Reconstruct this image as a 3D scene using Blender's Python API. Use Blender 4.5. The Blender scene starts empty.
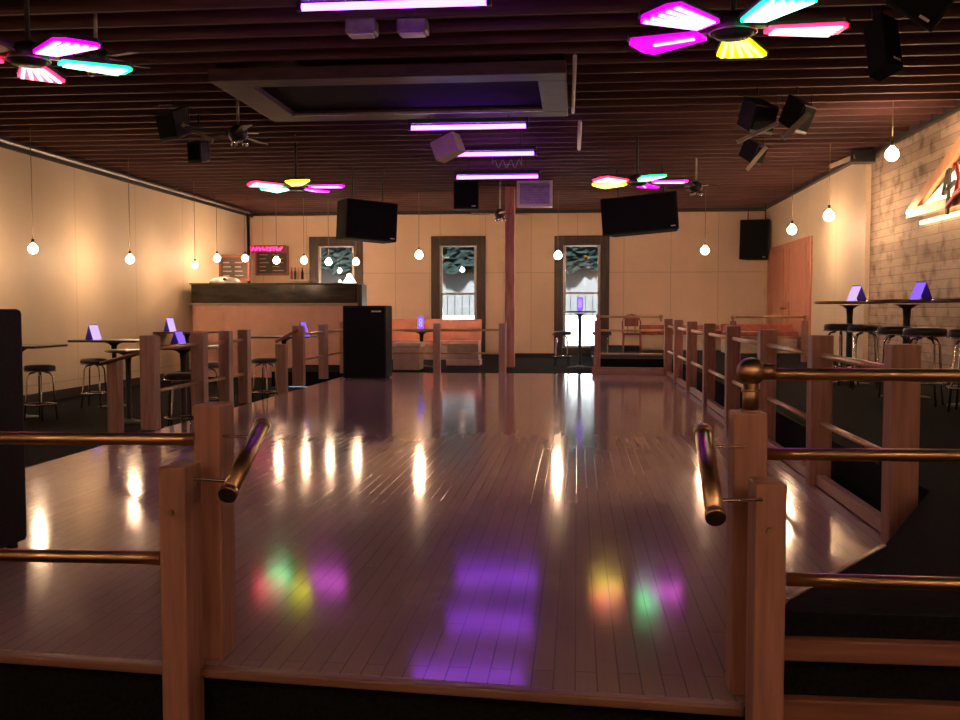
import bpy, bmesh, math, random
from mathutils import Vector, Matrix
random.seed(7)
C = bpy.context.scene.collection
SC = bpy.context.scene
R = math.radians

# ---------------------------------------------------------------- camera, world, exposure
EYE = Vector((0, 0, 1.28)); FPX = 980.0
cam_d = bpy.data.cameras.new('camera'); cam = bpy.data.objects.new('camera', cam_d); C.objects.link(cam)
cam.location = EYE; cam.rotation_euler = (R(90 - 2.98), 0, R(5.65))
cam_d.sensor_width = 36; cam_d.lens = 36 * FPX / 960; cam_d.clip_start = 0.05; cam_d.clip_end = 200
SC.camera = cam
world = bpy.data.worlds.new('world'); SC.world = world; world.use_nodes = True
wb = world.node_tree.nodes['Background']; wb.inputs[0].default_value = (0.72, 0.90, 1.0, 1); wb.inputs[1].default_value = 3.0
SC.view_settings.view_transform = 'Standard'; SC.view_settings.look = 'None'
SC.view_settings.gamma = 1; SC.view_settings.use_curve_mapping = False
SC.view_settings.exposure = 1.55

sun_d = bpy.data.lights.new('daylight', 'SUN'); sun_d.energy = 34; sun_d.angle = R(6); sun_d.color = (.80, .95, 1.0)
sun = bpy.data.objects.new('daylight', sun_d); C.objects.link(sun); sun.location = (-2, 20, 12)
sun.rotation_euler = Vector((.1, .64, -.76)).to_track_quat('-Z', 'Y').to_euler()   # over the roof, onto the street side behind the windows

_rot = Matrix.Rotation(R(5.65), 3, 'Z') @ Matrix.Rotation(R(90 - 2.98), 3, 'X')
def at(px, py, Y=None, z=None, X=None):
    """world point seen at a pixel of the photograph on the plane y=Y, z=z or x=X"""
    d = _rot @ Vector(((px - 480) / FPX, (360 - py) / FPX, -1))
    if Y is not None: t = Y / d.y
    elif z is not None: t = (z - EYE.z) / d.z
    else: t = X / d.x
    return EYE + d * t

# ---------------------------------------------------------------- materials
def node_mat(name):
    m = bpy.data.materials.new(name); m.use_nodes = True
    nt = m.node_tree; return m, nt, nt.nodes['Principled BSDF']
def setv(b, col=None, rough=None, metal=None, spec=None):
    if col is not None: b.inputs['Base Color'].default_value = (*col, 1)
    if rough is not None: b.inputs['Roughness'].default_value = rough
    if metal is not None: b.inputs['Metallic'].default_value = metal
    if spec is not None: b.inputs['Specular IOR Level'].default_value = spec
def noisy(name, c1, c2, rough=0.6, metal=0.0, scale=(8, 8, 8), bump=0.0, detail=4, spec=0.5, r2=None):
    m, nt, b = node_mat(name); setv(b, c1, rough, metal, spec)
    tc = nt.nodes.new('ShaderNodeTexCoord'); mp = nt.nodes.new('ShaderNodeMapping'); mp.inputs['Scale'].default_value = scale
    n = nt.nodes.new('ShaderNodeTexNoise'); n.inputs['Scale'].default_value = 1; n.inputs['Detail'].default_value = detail
    cr = nt.nodes.new('ShaderNodeValToRGB'); cr.color_ramp.elements[0].position = .3; cr.color_ramp.elements[1].position = .7
    cr.color_ramp.elements[0].color = (*c1, 1); cr.color_ramp.elements[1].color = (*c2, 1)
    L = nt.links.new
    L(tc.outputs['Object'], mp.inputs[0]); L(mp.outputs[0], n.inputs['Vector']); L(n.outputs['Fac'], cr.inputs[0]); L(cr.outputs[0], b.inputs['Base Color'])
    if r2 is not None:
        mr = nt.nodes.new('ShaderNodeMapRange'); mr.inputs['To Min'].default_value = rough; mr.inputs['To Max'].default_value = r2
        L(n.outputs['Fac'], mr.inputs[0]); L(mr.outputs[0], b.inputs['Roughness'])
    if bump:
        bp = nt.nodes.new('ShaderNodeBump'); bp.inputs['Strength'].default_value = bump; bp.inputs['Distance'].default_value = .02
        L(n.outputs['Fac'], bp.inputs['Height']); L(bp.outputs[0], b.inputs['Normal'])
    return m
def emis(name, col, s, base=(0.02, 0.02, 0.02)):
    m, nt, b = node_mat(name); setv(b, base, .4)
    b.inputs['Emission Color'].default_value = (*col, 1); b.inputs['Emission Strength'].default_value = s
    return m
def swizzle(nt, a, b_, scale=1):
    tc = nt.nodes.new('ShaderNodeTexCoord'); sx = nt.nodes.new('ShaderNodeSeparateXYZ'); cx = nt.nodes.new('ShaderNodeCombineXYZ')
    nt.links.new(tc.outputs['Object'], sx.inputs[0]); nt.links.new(sx.outputs[a], cx.inputs[0]); nt.links.new(sx.outputs[b_], cx.inputs[1])
    return cx.outputs[0]

def floor_mat():
    m, nt, b = node_mat('dance_floor_boards'); L = nt.links.new
    v = swizzle(nt, 1, 0)
    br = nt.nodes.new('ShaderNodeTexBrick'); br.offset = .37; br.inputs['Scale'].default_value = 1
    br.inputs['Brick Width'].default_value = 1.3; br.inputs['Row Height'].default_value = .075
    br.inputs['Mortar Size'].default_value = .003; br.inputs['Mortar Smooth'].default_value = .3
    br.inputs['Color1'].default_value = (.47, .31, .30, 1); br.inputs['Color2'].default_value = (.36, .225, .22, 1); br.inputs['Mortar'].default_value = (.05, .03, .028, 1)
    L(v, br.inputs['Vector'])
    mp = nt.nodes.new('ShaderNodeMapping'); mp.inputs['Scale'].default_value = (1.2, 25, 1); L(v, mp.inputs[0])
    n = nt.nodes.new('ShaderNodeTexNoise'); n.inputs['Scale'].default_value = 1.5; n.inputs['Detail'].default_value = 6; L(mp.outputs[0], n.inputs['Vector'])
    n2 = nt.nodes.new('ShaderNodeTexNoise'); n2.inputs['Scale'].default_value = .7; n2.inputs['Detail'].default_value = 5; L(v, n2.inputs['Vector'])
    mx = nt.nodes.new('ShaderNodeMix'); mx.data_type = 'RGBA'; mx.blend_type = 'MULTIPLY'; mx.inputs[0].default_value = .55
    L(br.outputs['Color'], mx.inputs[6]); L(n.outputs['Color'], mx.inputs[7])
    g = nt.nodes.new('ShaderNodeMix'); g.data_type = 'RGBA'; g.inputs[7].default_value = (.42, .31, .325, 1)
    L(n2.outputs['Fac'], g.inputs[0]); L(mx.outputs[2], g.inputs[6]); L(g.outputs[2], b.inputs['Base Color'])
    mr = nt.nodes.new('ShaderNodeMapRange'); mr.inputs['To Min'].default_value = .05; mr.inputs['To Max'].default_value = .16
    L(n.outputs['Fac'], mr.inputs[0]); L(mr.outputs[0], b.inputs['Roughness'])
    bp = nt.nodes.new('ShaderNodeBump'); bp.inputs['Strength'].default_value = .10; bp.inputs['Distance'].default_value = .002
    ad = nt.nodes.new('ShaderNodeMath'); ad.operation = 'MULTIPLY_ADD'; ad.inputs[1].default_value = .35
    iv = nt.nodes.new('ShaderNodeMath'); iv.operation = 'SUBTRACT'; iv.inputs[0].default_value = 1
    L(br.outputs['Fac'], iv.inputs[1]); L(n.outputs['Fac'], ad.inputs[0]); L(iv.outputs[0], ad.inputs[2])
    L(ad.outputs[0], bp.inputs['Height']); L(bp.outputs[0], b.inputs['Normal'])
    b.inputs['Specular IOR Level'].default_value = .42
    return m
def plank_wall_mat():
    m, nt, b = node_mat('pallet_boards'); L = nt.links.new
    v = swizzle(nt, 1, 2)
    br = nt.nodes.new('ShaderNodeTexBrick'); br.offset = .43; br.inputs['Scale'].default_value = 1
    br.inputs['Brick Width'].default_value = 1.9; br.inputs['Row Height'].default_value = .13; br.inputs['Mortar Size'].default_value = .004
    br.inputs['Color1'].default_value = (.62, .47, .33, 1); br.inputs['Color2'].default_value = (.34, .22, .14, 1); br.inputs['Mortar'].default_value = (.20, .12, .07, 1); br.inputs['Bias'].default_value = -.45
    L(v, br.inputs['Vector'])
    mp = nt.nodes.new('ShaderNodeMapping'); mp.inputs['Scale'].default_value = (2, 14, 1); L(v, mp.inputs[0])
    n = nt.nodes.new('ShaderNodeTexNoise'); n.inputs['Scale'].default_value = 2; n.inputs['Detail'].default_value = 6; L(mp.outputs[0], n.inputs['Vector'])
    n2 = nt.nodes.new('ShaderNodeTexNoise'); n2.inputs['Scale'].default_value = 3.2; L(v, n2.inputs['Vector'])
    cr = nt.nodes.new('ShaderNodeValToRGB'); cr.color_ramp.elements[0].position = .28; cr.color_ramp.elements[1].position = .5
    cr.color_ramp.elements[0].color = (.45, .38, .33, 1); cr.color_ramp.elements[1].color = (1, 1, 1, 1); L(n2.outputs['Fac'], cr.inputs[0])
    mx = nt.nodes.new('ShaderNodeMix'); mx.data_type = 'RGBA'; mx.blend_type = 'MULTIPLY'; mx.inputs[0].default_value = .45
    L(br.outputs['Color'], mx.inputs[6]); L(n.outputs['Color'], mx.inputs[7])
    m2 = nt.nodes.new('ShaderNodeMix'); m2.data_type = 'RGBA'; m2.blend_type = 'MULTIPLY'; m2.inputs[0].default_value = 1
    L(mx.outputs[2], m2.inputs[6]); L(cr.outputs[0], m2.inputs[7]); L(m2.outputs[2], b.inputs['Base Color'])
    bp = nt.nodes.new('ShaderNodeBump'); bp.inputs['Strength'].default_value = .8; bp.inputs['Distance'].default_value = .02
    iv = nt.nodes.new('ShaderNodeMath'); iv.operation = 'SUBTRACT'; iv.inputs[0].default_value = 1; L(br.outputs['Fac'], iv.inputs[1])
    L(iv.outputs[0], bp.inputs['Height']); L(bp.outputs[0], b.inputs['Normal']); b.inputs['Roughness'].default_value = .7
    return m
def plaster_mat(name, a, b_, col, groove, w=1.22, h=4.0, off=0.0):
    m, nt, b = node_mat(name); L = nt.links.new
    v = swizzle(nt, a, b_)
    mp = nt.nodes.new('ShaderNodeMapping'); mp.inputs['Location'].default_value = (0, off, 0); L(v, mp.inputs[0])
    br = nt.nodes.new('ShaderNodeTexBrick'); br.offset = 0; br.inputs['Scale'].default_value = 1
    br.inputs['Brick Width'].default_value = w; br.inputs['Row Height'].default_value = h; br.inputs['Mortar Size'].default_value = .012
    br.inputs['Color1'].default_value = (*col, 1); br.inputs['Color2'].default_value = (*[c * .96 for c in col], 1); br.inputs['Mortar'].default_value = (*groove, 1)
    L(mp.outputs[0], br.inputs['Vector'])
    n = nt.nodes.new('ShaderNodeTexNoise'); n.inputs['Scale'].default_value = 1.1; n.inputs['Detail'].default_value = 5; L(v, n.inputs['Vector'])
    mr = nt.nodes.new('ShaderNodeMapRange'); mr.inputs['To Min'].default_value = .86; mr.inputs['To Max'].default_value = 1.06; L(n.outputs['Fac'], mr.inputs[0])
    mx = nt.nodes.new('ShaderNodeMix'); mx.data_type = 'RGBA'; mx.blend_type = 'MULTIPLY'; mx.inputs[0].default_value = 1
    L(br.outputs['Color'], mx.inputs[6]); L(mr.outputs[0], mx.inputs[7]); L(mx.outputs[2], b.inputs['Base Color'])
    b.inputs['Roughness'].default_value = .55
    return m
M = {}
M['floor'] = floor_mat()
M['pallet'] = plank_wall_mat()
M['wall_back'] = plaster_mat('cream_panel_back', 0, 2, (.80, .585, .42), (.62, .44, .31), 1.25, 2.62, .35)
M['wall_side'] = plaster_mat('cream_panel_side', 1, 2, (.74, .60, .42), (.58, .45, .30), 2.44, 6.0)
M['carpet'] = noisy('black_carpet', (.004, .005, .006), (.011, .012, .013), .95, scale=(60, 60, 60), bump=.3, spec=.1)
M['wood'] = noisy('reddish_post_wood', (.25, .11, .08), (.42, .20, .15), .5, scale=(30, 30, 2.5), bump=.12, r2=.65)
M['wood_pale'] = noisy('lightened_post_wood', (.34, .20, .145), (.50, .32, .24), .5, scale=(30, 30, 2.5), bump=.12)  # lighter copy of the post wood; missing lamp light painted into the colour
M['wood_h'] = noisy('reddish_board_wood', (.17, .065, .048), (.27, .11, .08), .5, scale=(2.5, 30, 30), bump=.12)
M['curb'] = noisy('curb_wood', (.34, .19, .14), (.46, .27, .2), .45, scale=(2.5, 30, 30), bump=.08)
M['nosing'] = noisy('nosing_wood', (.17, .08, .06), (.27, .13, .10), .4, scale=(1.5, 30, 30), bump=.08)
M['column'] = noisy('column_wood', (.42, .16, .12), (.66, .34, .25), .6, scale=(12, 12, 1.5), bump=.2)
M['joist'] = noisy('joist_wood', (.075, .030, .029), (.15, .062, .056), .7, scale=(1.2, 25, 25), bump=.1)
M['deck'] = noisy('deck_wood', (.045, .018, .019), (.10, .04, .038), .8, scale=(3, 20, 1), bump=.1)
M['frame_wood'] = noisy('frame_wood', (.05, .022, .022), (.095, .042, .038), .6, scale=(3, 12, 12), bump=.1)
M['dark_wood'] = noisy('dark_window_wood', (.028, .014, .010), (.06, .03, .02), .4, scale=(20, 20, 2), bump=.05)
M['trim'] = noisy('dark_trim', (.015, .012, .012), (.04, .03, .028), .5, scale=(2, 2, 10))
M['brass'] = noisy('tarnished_brass', (.66, .44, .25), (.42, .26, .14), .28, 1.0, scale=(5, 25, 25), r2=.42)
M['ball'] = noisy('brass_ball_metal', (.52, .34, .22), (.36, .22, .14), .28, 1.0, scale=(25, 25, 25), r2=.45)
M['chrome'] = noisy('chrome', (.75, .72, .68), (.6, .57, .53), .12, 1.0, scale=(20, 20, 20))
M['black'] = noisy('black_cabinet', (.006, .007, .008), (.014, .015, .016), .75, scale=(80, 80, 80), bump=.2, spec=.25)
M['grille'] = noisy('black_grille_cloth', (.004, .005, .007), (.011, .012, .015), .9, scale=(150, 150, 150), bump=.4, spec=.15)
M['vinyl'] = noisy('black_vinyl', (.012, .011, .011), (.03, .026, .025), .35, scale=(15, 15, 15), bump=.05)
M['tabletop'] = noisy('dark_laminate', (.045, .028, .02), (.08, .05, .035), .28, scale=(10, 10, 10))
M['rim'] = noisy('table_rim', (.25, .17, .11), (.35, .25, .17), .3, .6, scale=(10, 10, 10))
M['iron'] = noisy('black_iron', (.01, .01, .01), (.022, .02, .02), .45, scale=(20, 20, 20))
M['salmon'] = noisy('salmon_vinyl', (.66, .24, .16), (.78, .32, .22), .35, scale=(3, 3, 3), bump=.15)
M['salmon_panel'] = noisy('salmon_bar_panel', (.74, .42, .30), (.82, .48, .35), .5, scale=(4, 4, 4))
M['door_pink'] = noisy('salmon_door_wood', (.52, .20, .13), (.64, .28, .18), .5, scale=(5, 14, 1.2), bump=.1)
M['tan'] = noisy('tan_laminate', (.42, .32, .24), (.52, .40, .30), .5, scale=(6, 6, 6))
M['seat_pale'] = noisy('pale_vinyl', (.62, .45, .38), (.72, .54, .46), .35, scale=(6, 6, 6))
M['maroon'] = noisy('maroon_wood', (.26, .07, .05), (.38, .12, .08), .45, scale=(14, 14, 3))
M['marble'] = noisy('black_glossy_top', (.010, .010, .012), (.05, .038, .030), .12, scale=(1.5, 6, 6), detail=8)
M['white'] = noisy('white_plastic', (.72, .68, .62), (.80, .77, .72), .4, scale=(9, 9, 9))
M['beige'] = noisy('beige_box', (.46, .36, .27), (.54, .43, .32), .6, scale=(9, 9, 9))
M['greymetal'] = noisy('grey_metal', (.30, .27, .25), (.42, .38, .35), .4, .7, scale=(9, 9, 9))
M['flap'] = noisy('pale_lamp_flap', (.34, .30, .24), (.46, .40, .33), .5, scale=(9, 9, 9))
M['cord'] = noisy('brown_cord', (.16, .10, .06), (.22, .15, .09), .7, scale=(30, 30, 30))
M['slate'] = noisy('dark_board_slate', (.05, .04, .035), (.11, .085, .07), .5, scale=(4, 4, 4))
M['chalk'] = noisy('chalk', (.34, .28, .22), (.5, .42, .34), .9, scale=(30, 30, 30))
M['bulb'] = emis('warm_bulb_glass', (1.0, .62, .36), 92)
M['bulb_bar'] = emis('dimmer_bar_bulb_glass', (1.0, .62, .36), 42)
M['uv'] = emis('violet_tube', (.36, .05, 1.0), 6)
M['neon'] = emis('pink_neon', (1.0, .03, .25), 1.2)
M['tent'] = emis('violet_card_glow', (.22, .10, .9), .5)
M['tent_white'] = emis('lilac_card_glow', (.62, .42, 1.0), .42)
M['tent_dark'] = noisy('purple_card', (.05, .02, .16), (.09, .04, .24), .5)
M['sign_glow'] = emis('warm_sign_glow', (1.0, .66, .32), 2.2)
M['lamp_glow'] = emis('warm_shade_glow', (1.0, .78, .5), 4)
M['copper'] = noisy('copper_sign', (.50, .24, .12), (.62, .32, .17), .4, .5, scale=(6, 6, 6))
M['sign_red'] = noisy('sign_red', (.28, .03, .03), (.40, .05, .04), .5)
def glass_mat():
    m, nt, b = node_mat('window_glass'); setv(b, (1, 1, 1), .02); b.inputs['Transmission Weight'].default_value = 1; b.inputs['IOR'].default_value = 1.45
    return m
M['glass'] = glass_mat()
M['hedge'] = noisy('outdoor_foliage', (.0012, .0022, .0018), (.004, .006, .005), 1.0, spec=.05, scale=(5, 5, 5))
M['street'] = noisy('street_wall', (.016, .0135, .0125), (.026, .022, .021), .9, scale=(3, 3, 3))
M['bounce'] = noisy('white_bounce', (.8, .8, .78), (.9, .9, .88), .8)
FAN = {k: (emis('fan_%s_panel' % k, c, s), emis('fan_%s_core' % k, c2, s2)) for k, c, s, c2, s2 in [
    ('magenta', (.85, .0, .75), 2.6, (1, .16, 1), 3.5), ('teal', (0, .85, .42), 2.0, (.25, 1, .7), 3),
    ('yellow', (.9, .80, .0), 2.6, (1, .9, .08), 2.5), ('red', (1, .01, .05), 2.6, (1, .16, .2), 3.5),
    ('green', (.0, .8, .18), 2.6, (.2, 1, .4), 4), ('purple', (.5, .0, .45), 1.1, (.85, .2, .85), 2), ('unlit', (.1, .02, .01), .1, (.5, .4, .3), .3)]}

# ---------------------------------------------------------------- mesh helpers
class MB:
    def __init__(s): s.bm = bmesh.new()
    def _fin(s, geom, mat, smooth):
        vs = [g for g in geom if isinstance(g, bmesh.types.BMVert)]
        if mat is not None: bmesh.ops.transform(s.bm, matrix=mat, verts=vs)
        if smooth:
            for v in vs:
                for f in v.link_faces: f.smooth = True
        return s
    def box(s, a, b, mat=None):
        a = Vector(a); b = Vector(b); c = (a + b) / 2; d = b - a
        r = bmesh.ops.create_cube(s.bm, size=1, matrix=Matrix.Translation(c) @ Matrix.Diagonal((abs(d.x), abs(d.y), abs(d.z), 1)))
        return s._fin(r['verts'], mat, False)
    def bar(s, p0, p1, w, h, mat=None):
        """rectangular bar from p0 to p1, w sideways, h up"""
        p0 = Vector(p0); p1 = Vector(p1); d = p1 - p0; q = d.to_track_quat('Y', 'Z').to_matrix().to_4x4()
        r = bmesh.ops.create_cube(s.bm, size=1, matrix=Matrix.Translation((p0 + p1) / 2) @ q @ Matrix.Diagonal((w, d.length, h, 1)))
        return s._fin(r['verts'], mat, False)
    def cyl(s, p0, p1, r, r2=None, n=16, mat=None, smooth=True):
        p0 = Vector(p0); p1 = Vector(p1); d = p1 - p0; q = d.to_track_quat('Z', 'Y').to_matrix().to_4x4()
        k = bmesh.ops.create_cone(s.bm, cap_ends=True, segments=n, radius1=r, radius2=r if r2 is None else r2, depth=d.length, matrix=Matrix.Translation((p0 + p1) / 2) @ q)
        vs = k['verts']
        if mat is not None: bmesh.ops.transform(s.bm, matrix=mat, verts=vs)
        if smooth:
            for v in vs:
                for f in v.link_faces:
                    if len(f.verts) == 4: f.smooth = True
        return s
    def ball(s, c, r, sx=1, sy=1, sz=1, n=16, mat=None):
        k = bmesh.ops.create_uvsphere(s.bm, u_segments=n, v_segments=max(6, n // 2 + 2), radius=r, matrix=Matrix.Translation(c) @ Matrix.Diagonal((sx, sy, sz, 1)))
        return s._fin(k['verts'], mat, True)
    def tube(s, pts, r, n=8, closed=False):
        pts = [Vector(p) for p in pts]; rings = []; N = len(pts)
        up = Vector((0, 0, 1))
        for i, p in enumerate(pts):
            a = pts[i - 1] if (i > 0 or closed) else p; b = pts[(i + 1) % N] if (i < N - 1 or closed) else p
            t = (b - a).normalized(); u = up if abs(t.z) < .95 else Vector((1, 0, 0))
            x = t.cross(u).normalized(); y = x.cross(t).normalized()
            rings.append([s.bm.verts.new(p + (x * math.cos(k * 2 * math.pi / n) + y * math.sin(k * 2 * math.pi / n)) * r) for k in range(n)])
        for i in range(N if closed else N - 1):
            A = rings[i]; B = rings[(i + 1) % N]
            for k in range(n):
                f = s.bm.faces.new((A[k], A[(k + 1) % n], B[(k + 1) % n], B[k])); f.smooth = True
        if not closed:
            s.bm.faces.new(rings[0][::-1]); s.bm.faces.new(rings[-1])
        return s
    def lathe(s, prof, n=24, c=(0, 0, 0)):
        c = Vector(c); rings = []
        for r, z in prof:
            rings.append([s.bm.verts.new(c + Vector((r * math.cos(k * 2 * math.pi / n), r * math.sin(k * 2 * math.pi / n), z))) for k in range(n)])
        for i in range(len(rings) - 1):
            for k in range(n):
                f = s.bm.faces.new((rings[i][k], rings[i][(k + 1) % n], rings[i + 1][(k + 1) % n], rings[i + 1][k])); f.smooth = True
        s.bm.faces.new(rings[0][::-1]); s.bm.faces.new(rings[-1])
        return s
    def prism(s, pts, h, mat=None):
        """pts in xy at z0 (list of 3-vectors) extruded along vector h"""
        h = Vector(h); A = [s.bm.verts.new(Vector(p)) for p in pts]; B = [s.bm.verts.new(Vector(p) + h) for p in pts]; n = len(A)
        s.bm.faces.new(A[::-1]); s.bm.faces.new(B)
        for k in range(n): s.bm.faces.new((A[k], A[(k + 1) % n], B[(k + 1) % n], B[k]))
        return s._fin(A + B, mat, False)
    def build(s, name, mat, parent=None, bevel=0, smooth_all=False):
        bmesh.ops.recalc_face_normals(s.bm, faces=s.bm.faces)
        me = bpy.data.meshes.new(name); s.bm.to_mesh(me); s.bm.free()
        me.materials.append(mat)
        o = bpy.data.objects.new(name, me); C.objects.link(o)
        if parent: o.parent = parent
        if bevel:
            b = o.modifiers.new('bevel', 'BEVEL'); b.width = bevel; b.segments = 2; b.limit_method = 'ANGLE'
        return o
def tag(o, label=None, cat=None, group=None, kind=None):
    if label: o['label'] = label
    if cat: o['category'] = cat
    if group: o['group'] = group
    if kind: o['kind'] = kind
    return o
def empty(name, loc=(0, 0, 0), rz=0, label=None, cat=None, group=None, kind=None):
    o = bpy.data.objects.new(name, None); C.objects.link(o); o.location = loc; o.rotation_euler = (0, 0, rz); o.empty_display_size = .1
    return tag(o, label, cat, group, kind)
def copy_tree(o, parent=None):
    c = o.copy(); C.objects.link(c)
    if parent: c.parent = parent
    for ch in [x for x in C.objects if x.parent == o]: copy_tree(ch, c)
    return c
def struct(name, mb, mat, parent=None, bevel=0, label=None, cat=None):
    o = mb.build(name, mat, parent, bevel)
    if not parent: tag(o, label, cat, kind='structure')
    return o

# ---------------------------------------------------------------- room shell
LOW = -.30; RIGHTZ = .30
XL, XR, YB, YF, YJ = -9.07, 4.95, 26.8, -3.2, 17.6
XRN = at(871, 200, Y=17.6).x
CEIL = 3.95; DECK = 4.25
DX0, DX1, DY0, DY1 = -4.42, 1.80, 3.40, 19.45
# dance floor: slab with an angled step-back at the near right corner
Q1, Q2, Q3 = at(786, 600, z=.3), at(884, 546, z=.3), at(894, 534, z=.3)
fp = [(-4.42, 3.46, 0), (.545, 3.21, 0), (.64, 3.26, 0), (Q1.x, Q1.y + .01, 0), (Q2.x, Q2.y, 0), (Q3.x, Q3.y, 0), (1.88, 5.45, 0), (1.88, DY1, 0), (DX0, DY1, 0)]
# left edge carried on in front of the black loudspeaker
fp[0] = (-4.42, 3.62, 0)
struct('floor', MB().prism([(x, y, -.02) for x, y, z in fp], (0, 0, .02)), M['floor'], label='glossy brown plank dance floor reflecting the coloured lights', cat='floor')
fpb = [(x, y, LOW) for x, y, z in fp]
struct('floor_base', MB().prism([(x, y + (.012 if i < 2 else 0), LOW) for i, (x, y, z) in enumerate(fp)], (0, 0, .28)), M['carpet'], label='black carpeted face below the dance floor edge', cat='floor')
struct('floor_carpet', MB().box((XL, YF, LOW - .1), (XRN, DY1, LOW - .001)), M['carpet'], label='lower black carpeted floor around the dance floor', cat='floor')
struct('floor_back', MB().box((-6.2, DY1, LOW), (XR, YB, 0)).box((XL, DY1, LOW - .1), (-6.2, YB, LOW)), M['carpet'], label='black carpeted floor between the dance floor and the back wall', cat='floor')
# raised right platform
pp = [(.66, 3.21, 0), (Q1.x + .01, Q1.y, 0), (Q2.x, Q2.y, 0), (Q3.x, Q3.y, 0), (1.895, 5.45, 0), (1.90, 19.36, 0), (.38, 19.46, 0), (.38, YB, 0), (XR, YB, 0), (XR, YJ, 0), (XRN, YJ, 0), (XRN, 3.21, 0)]
pp = [(x, max(y, 3.212), 0) for x, y, z in pp]
struct('floor_platform', MB().prism([(x, y, LOW + .001) for x, y, z in pp], (0, 0, RIGHTZ - LOW - .001)), M['carpet'], label='raised black carpeted platform along the right wall', cat='platform')
# nosing boards
struct('trim_1', MB().bar((-4.42, 3.60, -.018), (.545, 3.185, -.018), .05, .035), M['nosing'], bevel=.008, label='wooden nosing along the near edge of the dance floor', cat='trim')
struct('trim_2', MB().box((.66, 3.16, .155), (XRN, 3.21, .225)), M['wood_h'], bevel=.006, label='upper wooden board on the face of the right platform', cat='trim')
struct('trim_3', MB().box((.66, 3.16, -.04), (XRN, 3.21, .03)), M['wood_h'], bevel=.006, label='lower wooden board on the face of the right platform', cat='trim')
struct('trim_4', MB().bar((.30, 19.40, .07), (1.80, 19.28, .07), .12, .14), M['curb'], bevel=.01, label='pale wooden curb under the far right railing', cat='trim')
struct('trim_5', MB().bar((Q1.x, Q1.y, RIGHTZ), (Q2.x, Q2.y, RIGHTZ), .02, .012), M['curb'], label='thin wooden strip along the edge of the right platform behind the near posts', cat='trim')

# walls
struct('wall_left', MB().box((XL - .15, YF, LOW - .1), (XL, YB + .15, DECK)), M['wall_side'], label='cream panelled wall on the left', cat='wall')
struct('wall_right', MB().box((XR, YJ, LOW - .1), (XR + .6, YB + .15, DECK)), M['wall_side'], label='cream wall on the right beyond the boarded section', cat='wall')
struct('wall_right_boards', MB().box((XRN, YF, LOW - .1), (XRN + .25, YJ, DECK)), M['pallet'], label='right wall clad in mixed reclaimed boards', cat='wall')
struct('wall_front', MB().box((XL - .15, YF - .15, LOW - .1), (XRN + .2, YF, DECK)), M['wall_side'], label='wall behind the viewer', cat='wall')
# back wall with three window holes
def wall_with_holes(y0, y1, holes, x0, x1, z0, z1):
    mb = MB(); xs = x0
    for (a, b, c, d) in sorted(holes):
        mb.box((xs, y0, z0), (a, y1, z1)); mb.box((a, y0, z0), (b, y1, c)); mb.box((a, y0, d), (b, y1, z1)); xs = b
    mb.box((xs, y0, z0), (x1, y1, z1)); return mb
def rect(px0, px1, py0, py1, Y=YB):
    a = at(px0, py1, Y=Y); b = at(px1, py0, Y=Y); return (a.x, b.x, a.z, b.z)
W1 = rect(433, 484, 237.5, 352); W2 = rect(555.5, 608, 237, 352); W3 = rect(312, 361.5, 238, 352)
struct('wall_back', wall_with_holes(YB, YB + .2, [W1, W2, W3], XL, XR, LOW, DECK), M['wall_back'], label='cream panelled back wall with tall windows', cat='wall')
# battens and skirting
struct('baseboard_back', MB().box((-6.2, YB - .02, 0), (.38, YB, .07)), M['trim'], label='dark baseboard along the back wall', cat='baseboard')
struct('baseboard_left', MB().box((XL, YF, LOW), (XL + .02, YB, LOW + .16)), M['trim'], label='dark baseboard along the left wall', cat='baseboard')
rl = MB()
for z in (.79, 1.12):
    rl.box((-2.2, YB - .015, z), (-.75, YB, z + .025))
rl.box((W2[1] + 1.5, YB - .015, 2.2), (W2[1] + 2.9, YB, 2.23)).box((-6, YB - .015, 3.62), (XR, YB, 3.645))
for x in (-2.0, -1.15, W2[1] + .75, W2[1] + 1.45, W2[1] + 2.95, -4.9): rl.box((x, YB - .012, .05), (x + .03, YB, 3.62))
struct('trim_6', rl, M['wall_back'], label='cream batten mouldings on the back wall', cat='trim')
# windows
def window(name, w, label, mid):
    x0, x1, z0, z1 = w; e = empty(name, ((x0 + x1) / 2, YB, z0), label=label, cat='window', kind='structure')
    W = (x1 - x0) / 2; H = z1 - z0; t = .2
    f = MB(); f.box((-W - .04, -.06, -.04), (-W + t, .12, H + .04)).box((W - t, -.06, -.04), (W + .04, .12, H + .04))
    f.box((-W + t, -.06, H - .22), (W - t, .12, H + .04)).box((-W + t, -.06, -.04), (W - t, .12, .12))
    f.build('window_frame', M['dark_wood'], e, bevel=.01)
    g = W - t
    s = MB(); 
    for z in (.12, mid, H - .25): s.box((-g, 0, z), (g, .06, z + .06))
    s.box((-g, 0, .12), (-g + .07, .06, H - .2)).box((g - .07, 0, .12), (g, .06, H - .2))
    s.build('sash', M['greymetal'], e, bevel=.004)
    b = MB()
    for k in range(1, 5): b.box((-g + k * 2 * g / 5 - .008, .02, .15), (-g + k * 2 * g / 5 + .008, .04, mid))
    b.build('bar_grid', M['iron'], e)
    MB().box((-g, .026, .12), (g, .032, H - .2)).build('pane', M['glass'], e)
    return e
mid = at(440, 295, Y=YB).z - W1[2]
window('window_1', W1, 'tall dark-framed window left of the wooden column', mid)
window('window_2', W2, 'tall dark-framed window right of the column, behind the bistro table', mid)
window('window_3', W3, 'dark-framed window behind the bar, under the left hanging speaker', mid)
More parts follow.
